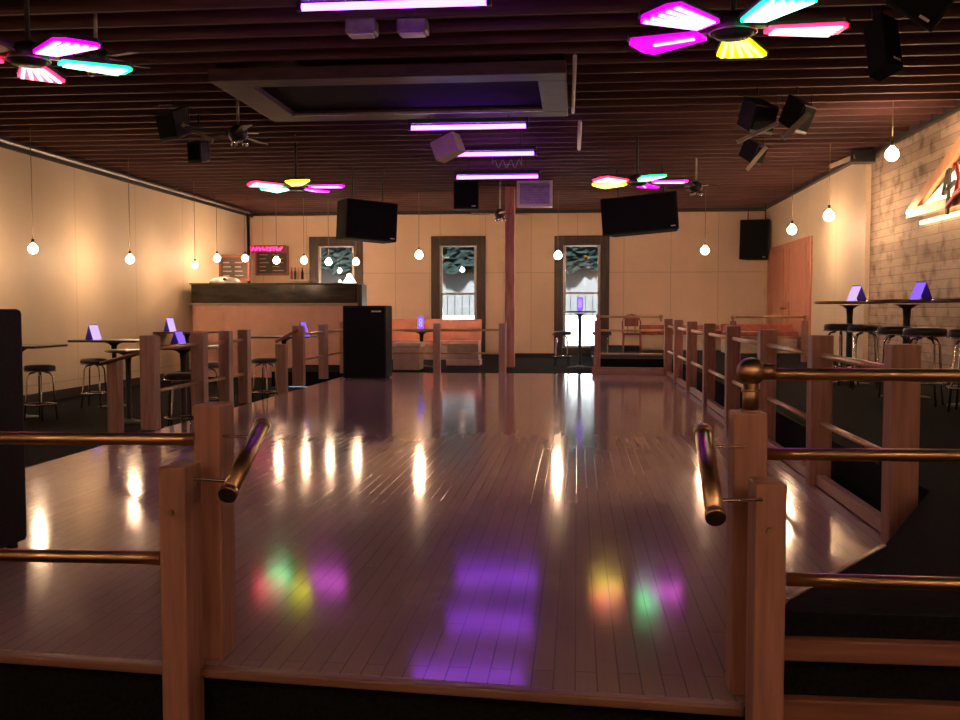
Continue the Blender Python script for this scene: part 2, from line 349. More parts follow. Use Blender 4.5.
# doors in the right wall
d0 = at(768, 340, X=XR); d1 = at(811, 340, X=XR)
de = empty('door_1', (XR, (d0.y + d1.y) / 2, RIGHTZ), label='salmon wooden double door in the right wall', cat='door', kind='structure')
hw = abs(d0.y - d1.y) / 2; H = at(811, 236, X=XR).z - RIGHTZ
for s in (-1, 1):
    lf = MB().box((-.05, min(0, s * hw) + .01, 0), (0, max(0, s * hw) - .01, H)).build('door_leaf', M['door_pink'], de, bevel=.008)
    mm = MB()
    y0, y1 = sorted((s * hw * .12, s * hw * .88)); 
    for a, b in ((.15, H * .45), (H * .52, H - .15)):
        mm.box((-.062, y0, a), (-.05, y1, a + .04)).box((-.062, y0, b), (-.05, y1, b + .04)).box((-.062, y0, a), (-.05, y0 + .04, b)).box((-.062, y1 - .04, a), (-.05, y1, b))
    mm.build('door_moulding', M['door_pink'], lf)
    MB().cyl((-.05, s * .12, 1.0), (-.12, s * .12, 1.0), .02).ball((-.13, s * .12, 1.0), .04).build('door_handle', M['brass'], lf)
# outside the windows
ZH = at(580, 271, Y=YB + 5.5).z; ZL = at(580, 316, Y=YB + 4.5).z
struct('wall_street', MB().box((-12, YB + 5.5, -.3), (7, YB + 5.7, 6)).box((-12, YB + .25, -.3), (7, YB + 5.5, -.2)), M['street'], label='grey street wall seen through the windows', cat='wall')
hb = bmesh.new(); NX, NZ = 150, 50; grid = []
for i in range(NX + 1):
    col = []
    for j in range(NZ + 1):
        x = -12 + 19 * i / NX; z = ZH + (6.5 - ZH) * j / NZ
        d = .18 * math.sin(x * 2.3 + math.sin(z * 3)) * math.sin(z * 2.7 + x) + random.uniform(-.09, .09)
        col.append(hb.verts.new((x + random.uniform(-.04, .04), YB + 5.1 + d, z + (.12 * math.sin(x * 5) if j == 0 else 0))))
    grid.append(col)
for i in range(NX):
    for j in range(NZ): hb.faces.new((grid[i][j], grid[i + 1][j], grid[i + 1][j + 1], grid[i][j + 1]))
r = bmesh.ops.extrude_face_region(hb, geom=hb.faces[:]); bmesh.ops.translate(hb, verts=[g for g in r['geom'] if isinstance(g, bmesh.types.BMVert)], vec=(0, .3, 0))
o = MB(); o.bm.free(); o.bm = hb
tag(o.build('hedge', M['hedge']), 'dark green foliage outside, seen in the upper window panes', 'hedge', kind='stuff')
struct('trim_7', MB().box((-12, YB + 4.5, -.2), (7, YB + 4.65, ZL)), M['bounce'], label='added white panel outside that brightens the lower window panes', cat='trim')  # white panel added to bounce daylight into the lower panes and floor reflection

# ceiling
TX0, TX1, TY0, TY1 = -3.72, -.45, 11.05, 12.75
ce = empty('ceiling', (0, 0, DECK), label='dark reddish open-joist wooden ceiling', cat='ceiling', kind='structure')
MB().box((XL - .15, YF, 0), (XRN + .3, YB + .2, .1)).build('deck', M['deck'], ce)
y = -2.9; 
while y < YB - .2:
    if TY0 - .3 < y < TY1 + .3:
        jm = MB().box((XL, y - .022, CEIL - DECK), (TX0 - .35, y + .022, 0)).box((TX1 + .3, y - .022, CEIL - DECK), (XRN, y + .022, 0))
    elif y < YJ: jm = MB().box((XL, y - .022, CEIL - DECK), (XRN, y + .022, 0))
    else: jm = MB().box((XL, y - .022, CEIL - DECK), (XR, y + .022, 0))
    jm.build('joist', M['joist'], ce); y += .46
tf = MB()
zb, zt = CEIL - .14 - DECK, CEIL - DECK
tf.box((TX0 - .38, TY0 - .35, zb), (TX1 + .32, TY0, zt)).box((TX0 - .38, TY1, zb), (TX1 + .32, TY1 + .35, zt))
tf.box((TX0 - .38, TY0, zb), (TX0, TY1, zt)).box((TX1, TY0, zb), (TX1 + .32, TY1, zt))
tf.build('tray_frame', M['frame_wood'], ce, bevel=.01)
MB().box((TX0, TY0, zb + .07), (TX1, TY1, zb + .09)).build('tray_panel', M['grille'], ce)
MB().box((TX0, TY1 - .03, zb + .0), (TX1, TY1, zb + .03)).build('tray_edge', M['greymetal'], ce)
struct('trim_8', MB().box((XL, YF, CEIL - .03), (XL + .12, YB, CEIL + .12)).box((XL, YF, CEIL - .12), (XL + .05, YB, CEIL - .03)), M['trim'], label='dark beam where the ceiling meets the left wall', cat='trim')
struct('trim_9', MB().box((XL, YB - .12, CEIL - .08), (XR, YB, CEIL + .2)), M['trim'], label='dark beam where the ceiling meets the back wall', cat='trim')
struct('trim_10', MB().box((XR - .1, YJ + .1, CEIL - .05), (XR, YB, CEIL + .2)), M['trim'], label='dark beam where the ceiling meets the cream right wall', cat='trim')
struct('trim_11', MB().box((XRN - .07, YF, CEIL - .04), (XRN, YJ - .3, DECK)), M['trim'], label='dark beam above the reclaimed boards', cat='trim')
# conduit pipes on the left ceiling corner and in the middle
def pipe(name, pts, r, mat, label, cat='pipe'):
    tag(MB().tube(pts, r).build(name, mat), label, cat)
pipe('conduit', [(XL + .2, 2, CEIL - .06), (XL + .2, 26, CEIL - .06)], .035, M['greymetal'], 'long grey conduit running along the top of the left wall')
a = at(575, 56, z=CEIL - .05); b = at(573, 112, z=CEIL - .05); pipe('conduit', [a, b], .022, M['white'], 'longer pale conduit on the ceiling right of the tray')
a = at(580, 122, z=CEIL - .05); b = at(579, 149, z=CEIL - .05); pipe('conduit', [a, b], .03, M['white'], 'short pale conduit on the ceiling, left of the far right coloured fan')
# back wooden column
cx = at(510, 300, Y=21.6)
ce2 = empty('column', (cx.x, 21.6, 0), label='reddish rough wooden column between the two back windows', cat='column', kind='structure')
MB().box((-.105, -.1, 0), (.105, .1, CEIL)).build('shaft', M['column'], ce2, bevel=.012)
# pipe behind bar
a = at(247.5, 212, Y=26.3); pipe('drain_pipe', [(a.x, 26.35, CEIL), (a.x, 26.35, 1.0)], .045, M['iron'], 'dark vertical pipe above the bar at the left corner of the back wall')

# ---------------------------------------------------------------- railings
def post(e, x, y, z0, z1, w=.13, d=.13, lab=None):
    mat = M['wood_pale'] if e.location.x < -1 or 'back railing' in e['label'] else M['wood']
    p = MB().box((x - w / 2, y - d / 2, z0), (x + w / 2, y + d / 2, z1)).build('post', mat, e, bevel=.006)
    if lab: p['label'] = lab
    return p
def rail(e, p0, p1, r=.022, name='rail'):
    return MB().cyl(p0, p1, r, n=20).build(name, M['brass'], e)
# front left
def post_px(e, p0, p1, py, Y, z0, d, lab):
    a, b = at(p0, py, Y=Y), at(p1, py, Y=Y)
    post(e, (a.x + b.x) / 2, Y + d / 2, z0, a.z, b.x - a.x, d, lab)
    return e.children[-1] if e.children else None
def front_post(e, p0, p1, py, Y, z0, d, lab):
    a, b = at(p0, py, Y=Y), at(p1, py, Y=Y)
    return post(e, (a.x + b.x) / 2, Y + d / 2, z0, a.z, b.x - a.x, d, lab)
def bolt(p, px, py, Y):
    c = at(px, py, Y=Y); MB().cyl((c.x, Y + .01, c.z), (c.x, Y - .012, c.z), .011).build('bolt', M['brass'], p)
def handrail(e, p0, Y0, p1, Y1, s):
    a, b = at(*p0, Y=Y0), at(*p1, Y=Y1); d = (b - a).normalized()
    h = rail(e, a, b, .028, 'handrail')
    MB().cyl(a - d * .02, a + d * .006, .0305).build('end_cap', M['brass'], h)
    MB().cyl(b - d * .006, b + d * .02, .0305).build('end_cap', M['brass'], h)
    for q, dx in ((a + d * .06, .15 * s), (b - d * .07, .13 * s)):
        MB().cyl(q, q + Vector((dx, .03, 0)), .006).build('bracket', M['chrome'], h)
e = empty('railing', (0, 0, 0), label='near left railing with two stepped wooden posts and brass rails', cat='railing')
front_post(e, 193, 220, 405, 3.40, .001, .14, 'taller wooden post')
pn = front_post(e, 158, 184.5, 467, 3.20, LOW, .15, 'shorter wooden post with a bolt head'); bolt(pn, 171, 512, 3.20)
a = at(0, 438, Y=3.50); b = at(196, 439.5, Y=3.47); rail(e, a + (a - b), b, .024)
a = at(0, 555, Y=3.30); b = at(162, 558, Y=3.27); rail(e, a + (a - b), b, .023)
handrail(e, (229, 492), 3.06, (261, 427), 3.42, -1)
# front right
e = empty('railing', (0, 0, 0), label='near right railing with brass ball fitting, stepped posts and three brass rails', cat='railing')
front_post(e, 734, 768, 413, 3.25, .001, .12, 'taller wooden post under the ball fitting')
pn = front_post(e, 756, 787.5, 484, 3.03, LOW, .14, 'shorter wooden post with a bolt head'); bolt(pn, 770, 531, 3.03)
k = at(751, 371.5, Y=3.31); n0 = at(751, 411, Y=3.31)
bf = MB().ball(k, .047, n=28).build('ball_fitting', M['ball'], e)
MB().cyl((k.x, 3.31, n0.z - .005), (k.x, 3.31, k.z - .03), .026, n=24).cyl((k.x, 3.31, n0.z + .065), (k.x, 3.31, n0.z + .073), .031, n=24).cyl((k.x, 3.31, n0.z - .005), (k.x, 3.31, n0.z + .006), .034, n=24).build('neck', M['ball'], bf)
MB().cyl((k.x + .035, 3.31, k.z), (k.x + .075, 3.31, k.z), .027, n=20).build('collar', M['ball'], bf)
for (p0, y0, p1, y1, Y) in ((762, 374, 960, 375.5, 3.31), (766, 454, 960, 455.5, 3.31), (786, 579, 960, 584, 3.10)):
    a = at(p0, y0, Y=Y); b = at(p1, y1, Y=Y - .02); rail(e, a, b + (b - a) * 1.5, .021)
handrail(e, (715, 514), 2.93, (703, 434), 3.27, 1)
# right long railing
e = empty('railing', (1.755, 5.5, 0), label='long railing of wooden posts down the right side of the dance floor', cat='railing')
ys = [5.5, 7.3, 9.3, 11.3, 13.3, 15.3, 17.3, 19.2]
for y in ys: post(e, 0, y - 5.5, .001, 1.09, .15, .15)
e.rotation_euler = (0, 0, 0)
for a, b in zip(ys[:-1], ys[1:]):
    for z, r in ((.945, .022), (.46, .02)): rail(e, (0, a - 5.5 + .07, z), (0, b - 5.5 - .07, z), r)
    MB().box((-.03, a - 5.5 + .075, .01), (.03, b - 5.5 - .075, .085)).build('kick_board', M['curb'], e)
# far right railing
e = empty('railing', (0, 0, 0), label='far right railing on the pale curb, brass rail with ball ends', cat='railing')
post(e, .40, 19.39, .14, 1.06, .12, .12)
rail(e, (.40, 19.39, 1.13), (1.62, 19.28, 1.13), .022); rail(e, (.46, 19.38, .86), (1.66, 19.28, .86), .02); rail(e, (.46, 19.38, .40), (1.66, 19.28, .40), .02)
for x, y in ((.40, 19.39), (1.62, 19.28)): MB().ball((x, y, 1.13), .045).cyl((x, y, 1.04), (x, y, 1.12), .022).build('ball_fitting', M['ball'], e)
# further right railing in front of the pink door
e = empty('railing', (0, 0, 0), label='short railing with ball ends in front of the salmon door', cat='railing')
a = at(733, 317, Y=18.6); b = at(805, 317, Y=18.6)
for p in (a, b):
    post(e, p.x, 18.6, RIGHTZ, 1.06, .11, .11); MB().ball((p.x, 18.6, a.z), .045).cyl((p.x, 18.6, 1.05), (p.x, 18.6, a.z), .022).build('ball_fitting', M['ball'], e)
rail(e, (a.x, 18.6, a.z), (b.x, 18.6, a.z), .022); rail(e, (a.x, 18.6, .75), (b.x, 18.6, .75), .02)
# left near railing
e = empty('railing', (-4.5, 10.3, 0), label='left side railing beside the padded stool, with a sloping handrail at its near end', cat='railing')
LP = [(px, at(px, 400, X=-4.5).y) for px in (150.5, 200, 226.5, 245)]
for i, (px, y) in enumerate(LP):
    post(e, 0, y - 10.3, .001, 1.0, .16 if i < 2 else .14, .15)
for (p0, a), (p1, b) in zip(LP[:-1], LP[1:]):
    rail(e, (0, a - 10.3 + .07, .86), (0, b - 10.3 - .07, .86), .024); rail(e, (0, a - 10.3 + .07, .40), (0, b - 10.3 - .07, .40), .022)
post(e, -.60, .1, LOW, .72, .13, .13, 'lower post at the foot of the sloping handrail')
rail(e, (-.02, -.09, .86), (-.70, -.02, .68), .024, 'handrail')
# left far railing (turning along the back edge)
e = empty('railing', (-4.5, 16.1, 0), label='left far railing with a sloping timber rail, between the stools and the floor speaker', cat='railing')
for px, y, z1, w in ((298, 16.0, 1.0, .19), (323, 17.6, 1.0, .15), (341, 19.2, 1.02, .15)): post(e, -.13, y - 16.1, .001, z1, w, .14)
post(e, -.38, -.25, LOW, .70, .18, .12, 'lower post at the foot of the sloping rail')
MB().bar((-.46, -.3, .74), (-.13, -.14, .93), .07, .05).build('handrail', M['wood_h'], e)
for a, b in ((16.0, 17.6), (17.6, 19.2)):
    rail(e, (-.13, a - 16.1 + .07, .86), (-.13, b - 16.1 - .07, .86), .022); rail(e, (-.13, a - 16.1 + .07, .42), (-.13, b - 16.1 - .07, .42), .02)
# back railing
e = empty('railing', (0, 19.35, 0), label='back railing in front of the salmon booth, left of the wooden column', cat='railing')
bx = [at(437, 350, Y=19.35).x, at(502.5, 350, Y=19.35).x]
for x in bx: post(e, x, 0, .001, 1.0, .14, .13)
for a, b in ((-4.45, bx[0] - .06), (bx[0] + .06, bx[1] - .06)):
    rail(e, (a, 0, .86), (b, 0, .86), .022); rail(e, (a, 0, .40), (b, 0, .40), .02)

# ---------------------------------------------------------------- loudspeakers
e = empty('floor_speaker', (at(29, 545, z=0).x - .42, at(29, 545, z=0).y - .36, 0), label='big black loudspeaker cabinet at the left edge, standing on the dance floor', cat='loudspeaker')
MB().box((-.42, -.36, .03), (.42, .36, 1.28)).build('cabinet', M['black'], e, bevel=.025)
MB().box((-.37, -.385, .08), (.37, -.355, 1.23)).build('grille', M['grille'], e, bevel=.01)
for sx in (-.36, .36):
    for sy in (-.3, .3): MB().cyl((sx, sy, 0), (sx, sy, .035), .03).build('foot', M['iron'], e)
xa = at(343, 378, Y=17.5).x; xb = at(386, 378, Y=17.5).x
e = empty('floor_speaker', ((xa + xb) / 2, 17.5, 0), label='black loudspeaker cabinet at the far left of the dance floor, by the bar', cat='loudspeaker')
w = (xb - xa) / 2
MB().box((-w, 0, .02), (w, .62, 1.34)).build('cabinet', M['black'], e, bevel=.02)
MB().box((-w + .03, -.02, .06), (w - .03, .0, 1.30)).build('grille', M['grille'], e, bevel=.008)
MB().box((w - .26, -.03, 1.225), (w - .08, -.02, 1.25)).build('badge', M['white'], e)
for sx in (-w + .06, w - .06):
    for sy in (.06, .55): MB().cyl((sx, sy, 0), (sx, sy, .03), .03).build('foot', M['iron'], e)
def hang_speaker(c, w, h, d, rz, rx, ry, label, chamfer=.12):
    e = empty('hanging_speaker', c, label=label, cat='loudspeaker'); e.rotation_euler = (rx, ry, rz)
    pts = [(-w / 2, -d / 2, 0), (w / 2, -d / 2, 0), (w / 2 - chamfer, d / 2, 0), (-w / 2 + chamfer, d / 2, 0)]
    MB().prism([(p[0], p[1], -h / 2) for p in pts], (0, 0, h)).build('cabinet', M['black'], e, bevel=.015)
    MB().box((-w / 2 + .03, -d / 2 - .015, -h / 2 + .03), (w / 2 - .03, -d / 2, h / 2 - .03)).build('grille', M['grille'], e, bevel=.006)
    MB().box((w / 2 - .14, -d / 2 - .02, -h / 2 + .05), (w / 2 - .06, -d / 2 - .014, -h / 2 + .07)).build('badge', M['white'], e)
    top = DECK - c[2]
    for s in (-1, 1): MB().cyl((s * w * .3, 0, h / 2 - .02), (s * w * .3, 0, top), .012).build('hanging_rod', M['iron'], e)
    return e
p = at(366.5, 221.5, Y=18.6); hang_speaker(p, 1.05, .74, .55, R(36), 0, R(3), 'black speaker hung above the floor speaker, left of the first window', .02)
p = at(642, 215, Y=18.6); hang_speaker(p, 1.42, .68, .6, R(-14), 0, R(-4), 'black speaker hung at the top right of the second window')
p = at(756, 240, Y=26.1)
e = hang_speaker(p, .74, 1.02, .5, R(-22), 0, R(1), 'black speaker mounted in the right corner of the back wall', .1)
p = at(882, 48, z=3.55); e = hang_speaker(p, .20, .52, .24, R(30), R(-20), R(12), 'slim black speaker hanging near the ceiling at upper right', .03)
p = at(927, -4, z=3.6); e = hang_speaker(p, .42, .34, .3, R(-20), R(20), R(38), 'black speaker cut off by the top edge at upper right', .05)
p = at(467, 196, Y=20.5); hang_speaker(p, .52, .58, .4, 0, 0, 0, 'dark boxy speaker hung left of the white vent', .03)
# beige box
p = at(448, 147.5, z=3.60); e = empty('monitor_box', p, label='tilted beige box hanging in front of the second violet tube', cat='box'); e.rotation_euler = (R(0), R(-22), R(-18))
MB().box((-.19, -.14, -.14), (.19, .14, .14)).build('case', M['beige'], e, bevel=.01); MB().box((-.16, -.146, -.11), (.16, -.14, .11)).build('face', M['beige'], e)
MB().cyl((0, 0, .14), (0, 0, .74), .012).build('hanging_rod', M['iron'], e)
# vent
p = at(534.5, 193.5, Y=20.6); e = empty('air_vent', p, label='white framed rectangular vent hanging above the column', cat='vent')
f = MB(); f.box((-.37, -.05, -.28), (.37, .15, -.22)).box((-.37, -.05, .22), (.37, .15, .28)).box((-.37, -.05, -.22), (-.31, .15, .22)).box((.31, -.05, -.22), (.37, .15, .22)).build('frame', M['white'], e, bevel=.006)
g = MB(); g.box((-.31, .06, -.22), (.31, .08, .22))
for k in range(9): g.box((-.31, 0, -.20 + k * .05), (.31, .06, -.19 + k * .05))
g.build('grille', M['greymetal'], e)
for sx in (-.3, .3): MB().cyl((sx, .05, .27), (sx, .05, DECK - p.z), .01).build('hanging_rod', M['iron'], e)

# ---------------------------------------------------------------- lights
def tube_light(xa, xb, py, label, zz=3.66):
    a = at(xa, py + .5, z=zz); b = at(xb, py - .5, z=zz); b.y = (a.y + b.y) / 2; a.y = b.y
    c = (a + b) / 2; L = (b - a).length / 2
    e = empty('tube_light', c, label=label, cat='light')
    MB().cyl((-L, 0, 0), (L, 0, 0), .029, n=12).build('tube', M['uv'], e)
    MB().box((-L - .04, -.05, .05), (L + .04, .05, .11)).build('fixture', M['iron'], e, bevel=.006)
    MB().box((-L - .04, -.03, -.03), (-L, .03, .06)).build('end_cap', M['iron'], e); MB().box((L, -.03, -.03), (L + .04, .03, .06)).build('end_cap', M['iron'], e)
    for q in (-.7, .7): MB().cyl((L * q, 0, .1), (L * q, 0, DECK - zz), .008).build('hanging_rod', M['iron'], e)
tube_light(300, 487, 4.5, 'longest violet tube light at the top of the ceiling')
tube_light(411, 526, 127, 'violet tube light just beyond the ceiling tray')
tube_light(447, 534, 154, 'violet tube light behind the tilted beige box')
tube_light(457, 538, 177, 'farthest and smallest violet tube light, above the white vent')
# pendant bulbs
pb = None
def pendant(c, label, r=.075, group=None, mat='bulb'):
    global pb
    L = DECK - c[2]
    e = empty('pendant_bulb', c, label=label, cat='pendant light', group=group)
    MB().lathe([(.004, -r * 1.0), (r * .55, -r * .84), (r * .92, -r * .4), (r, 0), (r * .9, r * .42), (r * .6, r * .8), (r * .35, r * 1.05), (r * .3, r * 1.2)], n=16).build('bulb', M[mat], e)
    MB().cyl((0, 0, r * 1.15), (0, 0, r * 2.1), .022, n=12).build('socket', M['iron'], e)
    MB().cyl((0, 0, r * 2), (0, 0, L), .006, n=6).build('cord', M['cord'], e)
XW = -8.15
for (px, py, r, lab) in ((33, 249, .07, 'glowing bare bulb hanging by the left wall, leftmost'), (130, 259.5, .075, 'glowing bare bulb on the left wall between the two others'), (195, 265, .06, 'glowing bare bulb on the left wall nearest the bar')):
    pendant(at(px, py, X=XW), lab, r)
for (px, py, Y, lab) in ((419, 255, 22.5, 'glowing bare bulb hanging left of the first window'), (558, 255.5, 22.5, 'glowing bare bulb hanging at the left of the second window'), (705, 250.5, 22.5, 'glowing bare bulb in front of the back wall, right of the hung speaker')):
    pendant(at(px, py, Y=Y), lab, .085)
for (px, py, Y, r, lab) in ((792, 230, 19.5, .085, 'glowing bare bulb above the salmon door'), (829, 216, 16.6, .085, 'glowing bare bulb in front of the cream right wall, over the bar tables'), (892, 154.5, 13.3, .085, 'glowing bare bulb in front of the reclaimed boards')):
    pendant(at(px, py, Y=Y), lab, r)
for i, (px, py) in enumerate(((217, 258.5), (245, 258.5), (276.5, 260.5), (304, 260.5), (328.5, 262), (356, 262))):
    pendant(at(px, py, Y=22.45 if i == 0 else 23.6), 'glowing bulb over the bar, %s' % ['leftmost of six', 'second from the left, below the pink neon', 'third from the left, in front of the menu board', 'fourth from the left', 'second from the right', 'rightmost of six'][i], .08, 'bulbs hanging over the bar', 'bulb_bar')
# bulbs in the part of the room behind the viewer
for x, y, z, lab in ((-5.5, .6, 2.6, 'nearer bulb left of the viewer'), (2.8, .2, 2.6, 'bulb right of the viewer'), (-2.2, -1.6, 3.0, 'bulb behind the viewer, over the left'), (1.2, -1.8, 3.0, 'bulb behind the viewer, over the right')):
    pendant((x, y, z), 'glowing bare ' + lab, .09, 'bulbs behind the viewer')

# coloured fans
def panel_pts(r0, r1, a, wi, wo, z):
    u = Vector((math.cos(a), math.sin(a), 0)); v = Vector((-math.sin(a), math.cos(a), 0))
    return [u * r0 - v * wi + Vector((0, 0, z)), u * (r1 - .06) - v * wo + Vector((0, 0, z)), u * r1 - v * wo * .6 + Vector((0, 0, z)), u * r1 + v * wo * .6 + Vector((0, 0, z)), u * (r1 - .06) + v * wo + Vector((0, 0, z)), u * r0 + v * wi + Vector((0, 0, z))]
def light_fan(c, cols, a0, label, rad=.78, pitch=4):
    e = empty('light_fan', c, label=label, cat='ceiling fan')
    MB().lathe([(.02, -.06), (.12, -.055), (.155, -.02), (.155, .05), (.11, .10), (.04, .13)], n=24).build('hub', M['iron'], e)
    MB().tube([(math.cos(t * math.pi / 12) * .165, math.sin(t * math.pi / 12) * .165, -.02) for t in range(24)], .008, closed=True).build('hub_ring', M['greymetal'], e)
    MB().cyl((0, 0, .1), (0, 0, DECK - c[2]), .02).build('down_rod', M['iron'], e)
    for k, cname in enumerate(cols):
        a = a0 + k * 2 * math.pi / 5
        T = Matrix.Rotation(a, 4, 'Z') @ Matrix.Rotation(R(pitch), 4, 'X')
        b = MB().prism(panel_pts(.235, rad + .015, 0, .095, .205, .012), (0, 0, .03), mat=T).build('blade', M['iron'], e, bevel=.004)
        MB().bar((.1, 0, 0.02), (.3, 0, .02), .05, .02, mat=T).build('blade_arm', M['greymetal'], b)
        MB().prism(panel_pts(.24, rad, 0, .085, .19, -.012), (0, 0, .022), mat=T).build('colour_panel', FAN[cname][0], b)
        if cname not in ('purple', 'unlit'):
            cm = MB()
            for j in range(5): cm.bar((.28, (j - 2) * .036, -.017), (rad - .05, (j - 2) * .075, -.017), .03, .012, mat=T)
            cm.build('lamp_strip', FAN[cname][1], b)
        else:
            MB().bar((.30, .0, -.017), (rad - .16, .02, -.017), .03, .012, mat=T).build('lamp_strip', FAN[cname][1], b)
cz = 3.28
light_fan(at(733, 30, z=cz), ['red', 'yellow', 'purple', 'magenta', 'teal'], R(4), 'nearest fan at upper right with teal, magenta, red and yellow glowing blades')
light_fan(at(28, 58, z=cz), ['green', 'red', 'red', 'unlit', 'magenta'], R(40), 'fan at upper left with magenta, green and red glowing blades', rad=.78)
light_fan(at(296, 186.5, z=cz), ['magenta', 'purple', 'green', 'red', 'yellow'], R(0), 'small fan at far left above the bar with red, green, yellow and magenta blades')
light_fan(at(637, 182, z=cz), ['magenta', 'purple', 'yellow', 'red', 'green'], R(0), 'small fan at far right with red, yellow, green and magenta blades')
def dark_fan(c, n, a0, rad, mat, label):
    e = empty('ceiling_fan', c, label=label, cat='ceiling fan')
    MB().lathe([(.02, -.09), (.09, -.08), (.12, -.02), (.12, .05), (.05, .11)], n=20).build('motor', M['iron'], e)
    MB().cyl((0, 0, .1), (0, 0, DECK - c[2]), .018).build('down_rod', M['greymetal'], e)
    for k in range(n):
        T = Matrix.Rotation(a0 + k * 2 * math.pi / n, 4, 'Z') @ Matrix.Rotation(R(10), 4, 'X')
        b = MB().prism([(.2, -.05, -.01), (rad, -.07, -.01), (rad, .07, -.01), (.2, .05, -.01)], (0, 0, .012), mat=T).build('blade', mat, e, bevel=.003)
        MB().bar((.08, 0, .01), (.26, 0, .01), .035, .014, mat=T).build('blade_arm', M['chrome'], b)
    for k in range(3):
        t = k * 2.1 + .4; x, y = .09 * math.cos(t), .09 * math.sin(t)
        MB().lathe([(.02, -.15), (.045, -.13), (.03, -.08)], n=12, c=(x, y, 0)).build('lamp_cup', M['chrome'], e)
dark_fan(at(238, 134, z=3.5), 5, R(10), .72, M['trim'], 'unlit dark ceiling fan left of the ceiling tray')
dark_fan(at(500, 214, Y=21.0), 4, R(10), .62, M['column'], 'unlit wooden-bladed fan in front of the top of the column')
dark_fan(at(696, 187, z=3.45), 5, R(30), .5, M['trim'], 'unlit dark fan right of the far right coloured fan')
dark_fan(at(96, 58, z=3.6), 5, R(50), .5, M['slate'], 'unlit dark fan with pale edged blades at upper left')
# stage flood lamps
def to_joist(c):
    yj = -2.9 + .46 * round((c.y + 2.9) / .46); return EYE + (c - EYE) * (yj / c.y)
def stage_lamp(c, rz, rx, label, w=.34, h=.3, flap=None):
    c = to_joist(c); e = empty('stage_lamp', c, label=label, cat='stage light')
    T = Matrix.Rotation(rz, 4, 'Z') @ Matrix.Rotation(rx, 4, 'X')
    MB().prism([(-w / 2, -.12, -h / 2), (w / 2, -.12, -h / 2), (w * .38, .16, -h / 2 * .7), (-w * .38, .16, -h / 2 * .7)], (0, 0, h), mat=T).build('housing', M['iron'], e, bevel=.01)
    if flap:
        f0 = at(flap[0], flap[1], Y=c.y - .2) - c; f1 = at(flap[2], flap[3], Y=c.y - .2) - c
        MB().bar(f0, f1, .03, flap[4]).build('door_flap', M['flap'], e)
    MB().box((-w / 2 + .02, -.135, -h / 2 + .04), (w / 2 - .02, -.12, h / 2 - .02), mat=T).build('lens', M['grille'], e)
    MB().tube([(-w / 2 - .02, 0, 0), (-w / 2 - .02, 0, h * .8), (w / 2 + .02, 0, h * .8), (w / 2 + .02, 0, 0)], .01).cyl((0, 0, h * .8), (0, 0, CEIL - c[2]), .014).build('yoke', M['iron'], e)
stage_lamp(at(757, 118, z=3.6), R(38), R(20), 'stage lamp at right with a pale lower edge, leftmost of three', .40, .34, (737, 142, 778, 123, .045))
stage_lamp(at(797, 117, z=3.6), R(50), R(25), 'stage lamp at right, nearest the boarded wall', .30, .34, (783, 138, 809, 114, .07))
stage_lamp(at(753, 153, z=3.5), R(50), R(25), 'stage lamp at right hanging lowest of the three', .26, .28, (747, 170, 766, 147, .055))
stage_lamp(at(174, 126, z=3.6), R(-30), R(15), 'larger stage lamp at upper left with a pale flap', .36, .34, (182, 124, 213, 141, .05))
stage_lamp(at(199, 153, z=3.45), R(-10), R(5), 'smaller boxy stage lamp at upper left hanging lower', .22, .28)
for px, py, lab in ((362, 32, 'clear ceiling floodlight left of the other, below the longest violet tube'), (413, 31, 'clear ceiling floodlight right of the other, below the longest violet tube')):
    c = at(px, py, z=3.84); e = empty('floodlight', c, label=lab, cat='light')
    MB().box((-.14, -.10, -.03), (.14, .10, .105)).build('housing', M['greymetal'], e, bevel=.02)
    MB().box((-.11, -.07, -.045), (.11, .07, -.03)).build('lens', M['white'], e, bevel=.005)
for px, py, lab in ((505, 119, 'tangle of white cable hanging beside the end of the second violet tube'), (507, 162, 'looped white cable hanging below the third violet tube')):
    c = to_joist(at(px, py, z=3.78)); pts = [c + Vector((-.25 + t * .02, .02 * math.sin(t), .07 * math.sin(t * .9) - .03)) for t in range(26)]
    pts = [Vector((pts[0].x, pts[0].y, CEIL))] + pts + [Vector((pts[-1].x, pts[-1].y, CEIL))]
    tag(MB().tube(pts, .007, n=6).build('cable', M['greymetal']), lab, 'cable')
# small ceiling bits
for px, py, lab, s in ((898, 50, None, 0),): pass
c = at(861, 156, Y=17.3); e = empty('duct_box', c, label='black duct box at the top of the right wall, where boards begin', cat='box')
MB().box((-.2, -.15, -.12), (.2, .15, .08)).build('case', M['iron'], e, bevel=.01); MB().bar((-.42, .35, -.12), (-.14, -.15, -.03), .04, .07).build('arm', M['beige'], e)

# ---------------------------------------------------------------- bar
b0 = at(190, 303, Y=22.0); b1 = at(357, 303, Y=22.0); ztop = at(280, 283, Y=22.0).z; zmid = at(280, 303, Y=22.0).z
e = empty('bar_counter', ((b0.x + b1.x) / 2, 22.0, LOW), label='long bar with a salmon front and a black glossy upper band', cat='bar')
W = (b1.x - b0.x) / 2
MB().box((-W + .05, 0, 0), (W, .9, zmid - LOW - .06)).build('front_panel', M['salmon_panel'], e, bevel=.01)
MB().box((-W - .02, -.05, zmid - LOW - .06), (W + .03, .95, zmid - LOW)).build('ledge', M['tan'], e, bevel=.008)
MB().box((-W + .03, 0, zmid - LOW), (W - .02, .8, ztop - LOW - .03)).build('upper_band', M['marble'], e, bevel=.008)
MB().box((-W, -.03, ztop - LOW - .03), (W, .85, ztop - LOW)).build('top', M['tabletop'], e, bevel=.006)
f = MB(); f.box((-W + .14, -.03, .25), (-W + .82, 0, zmid - LOW - .2)); f.build('access_door', M['salmon_panel'], e, bevel=.012)
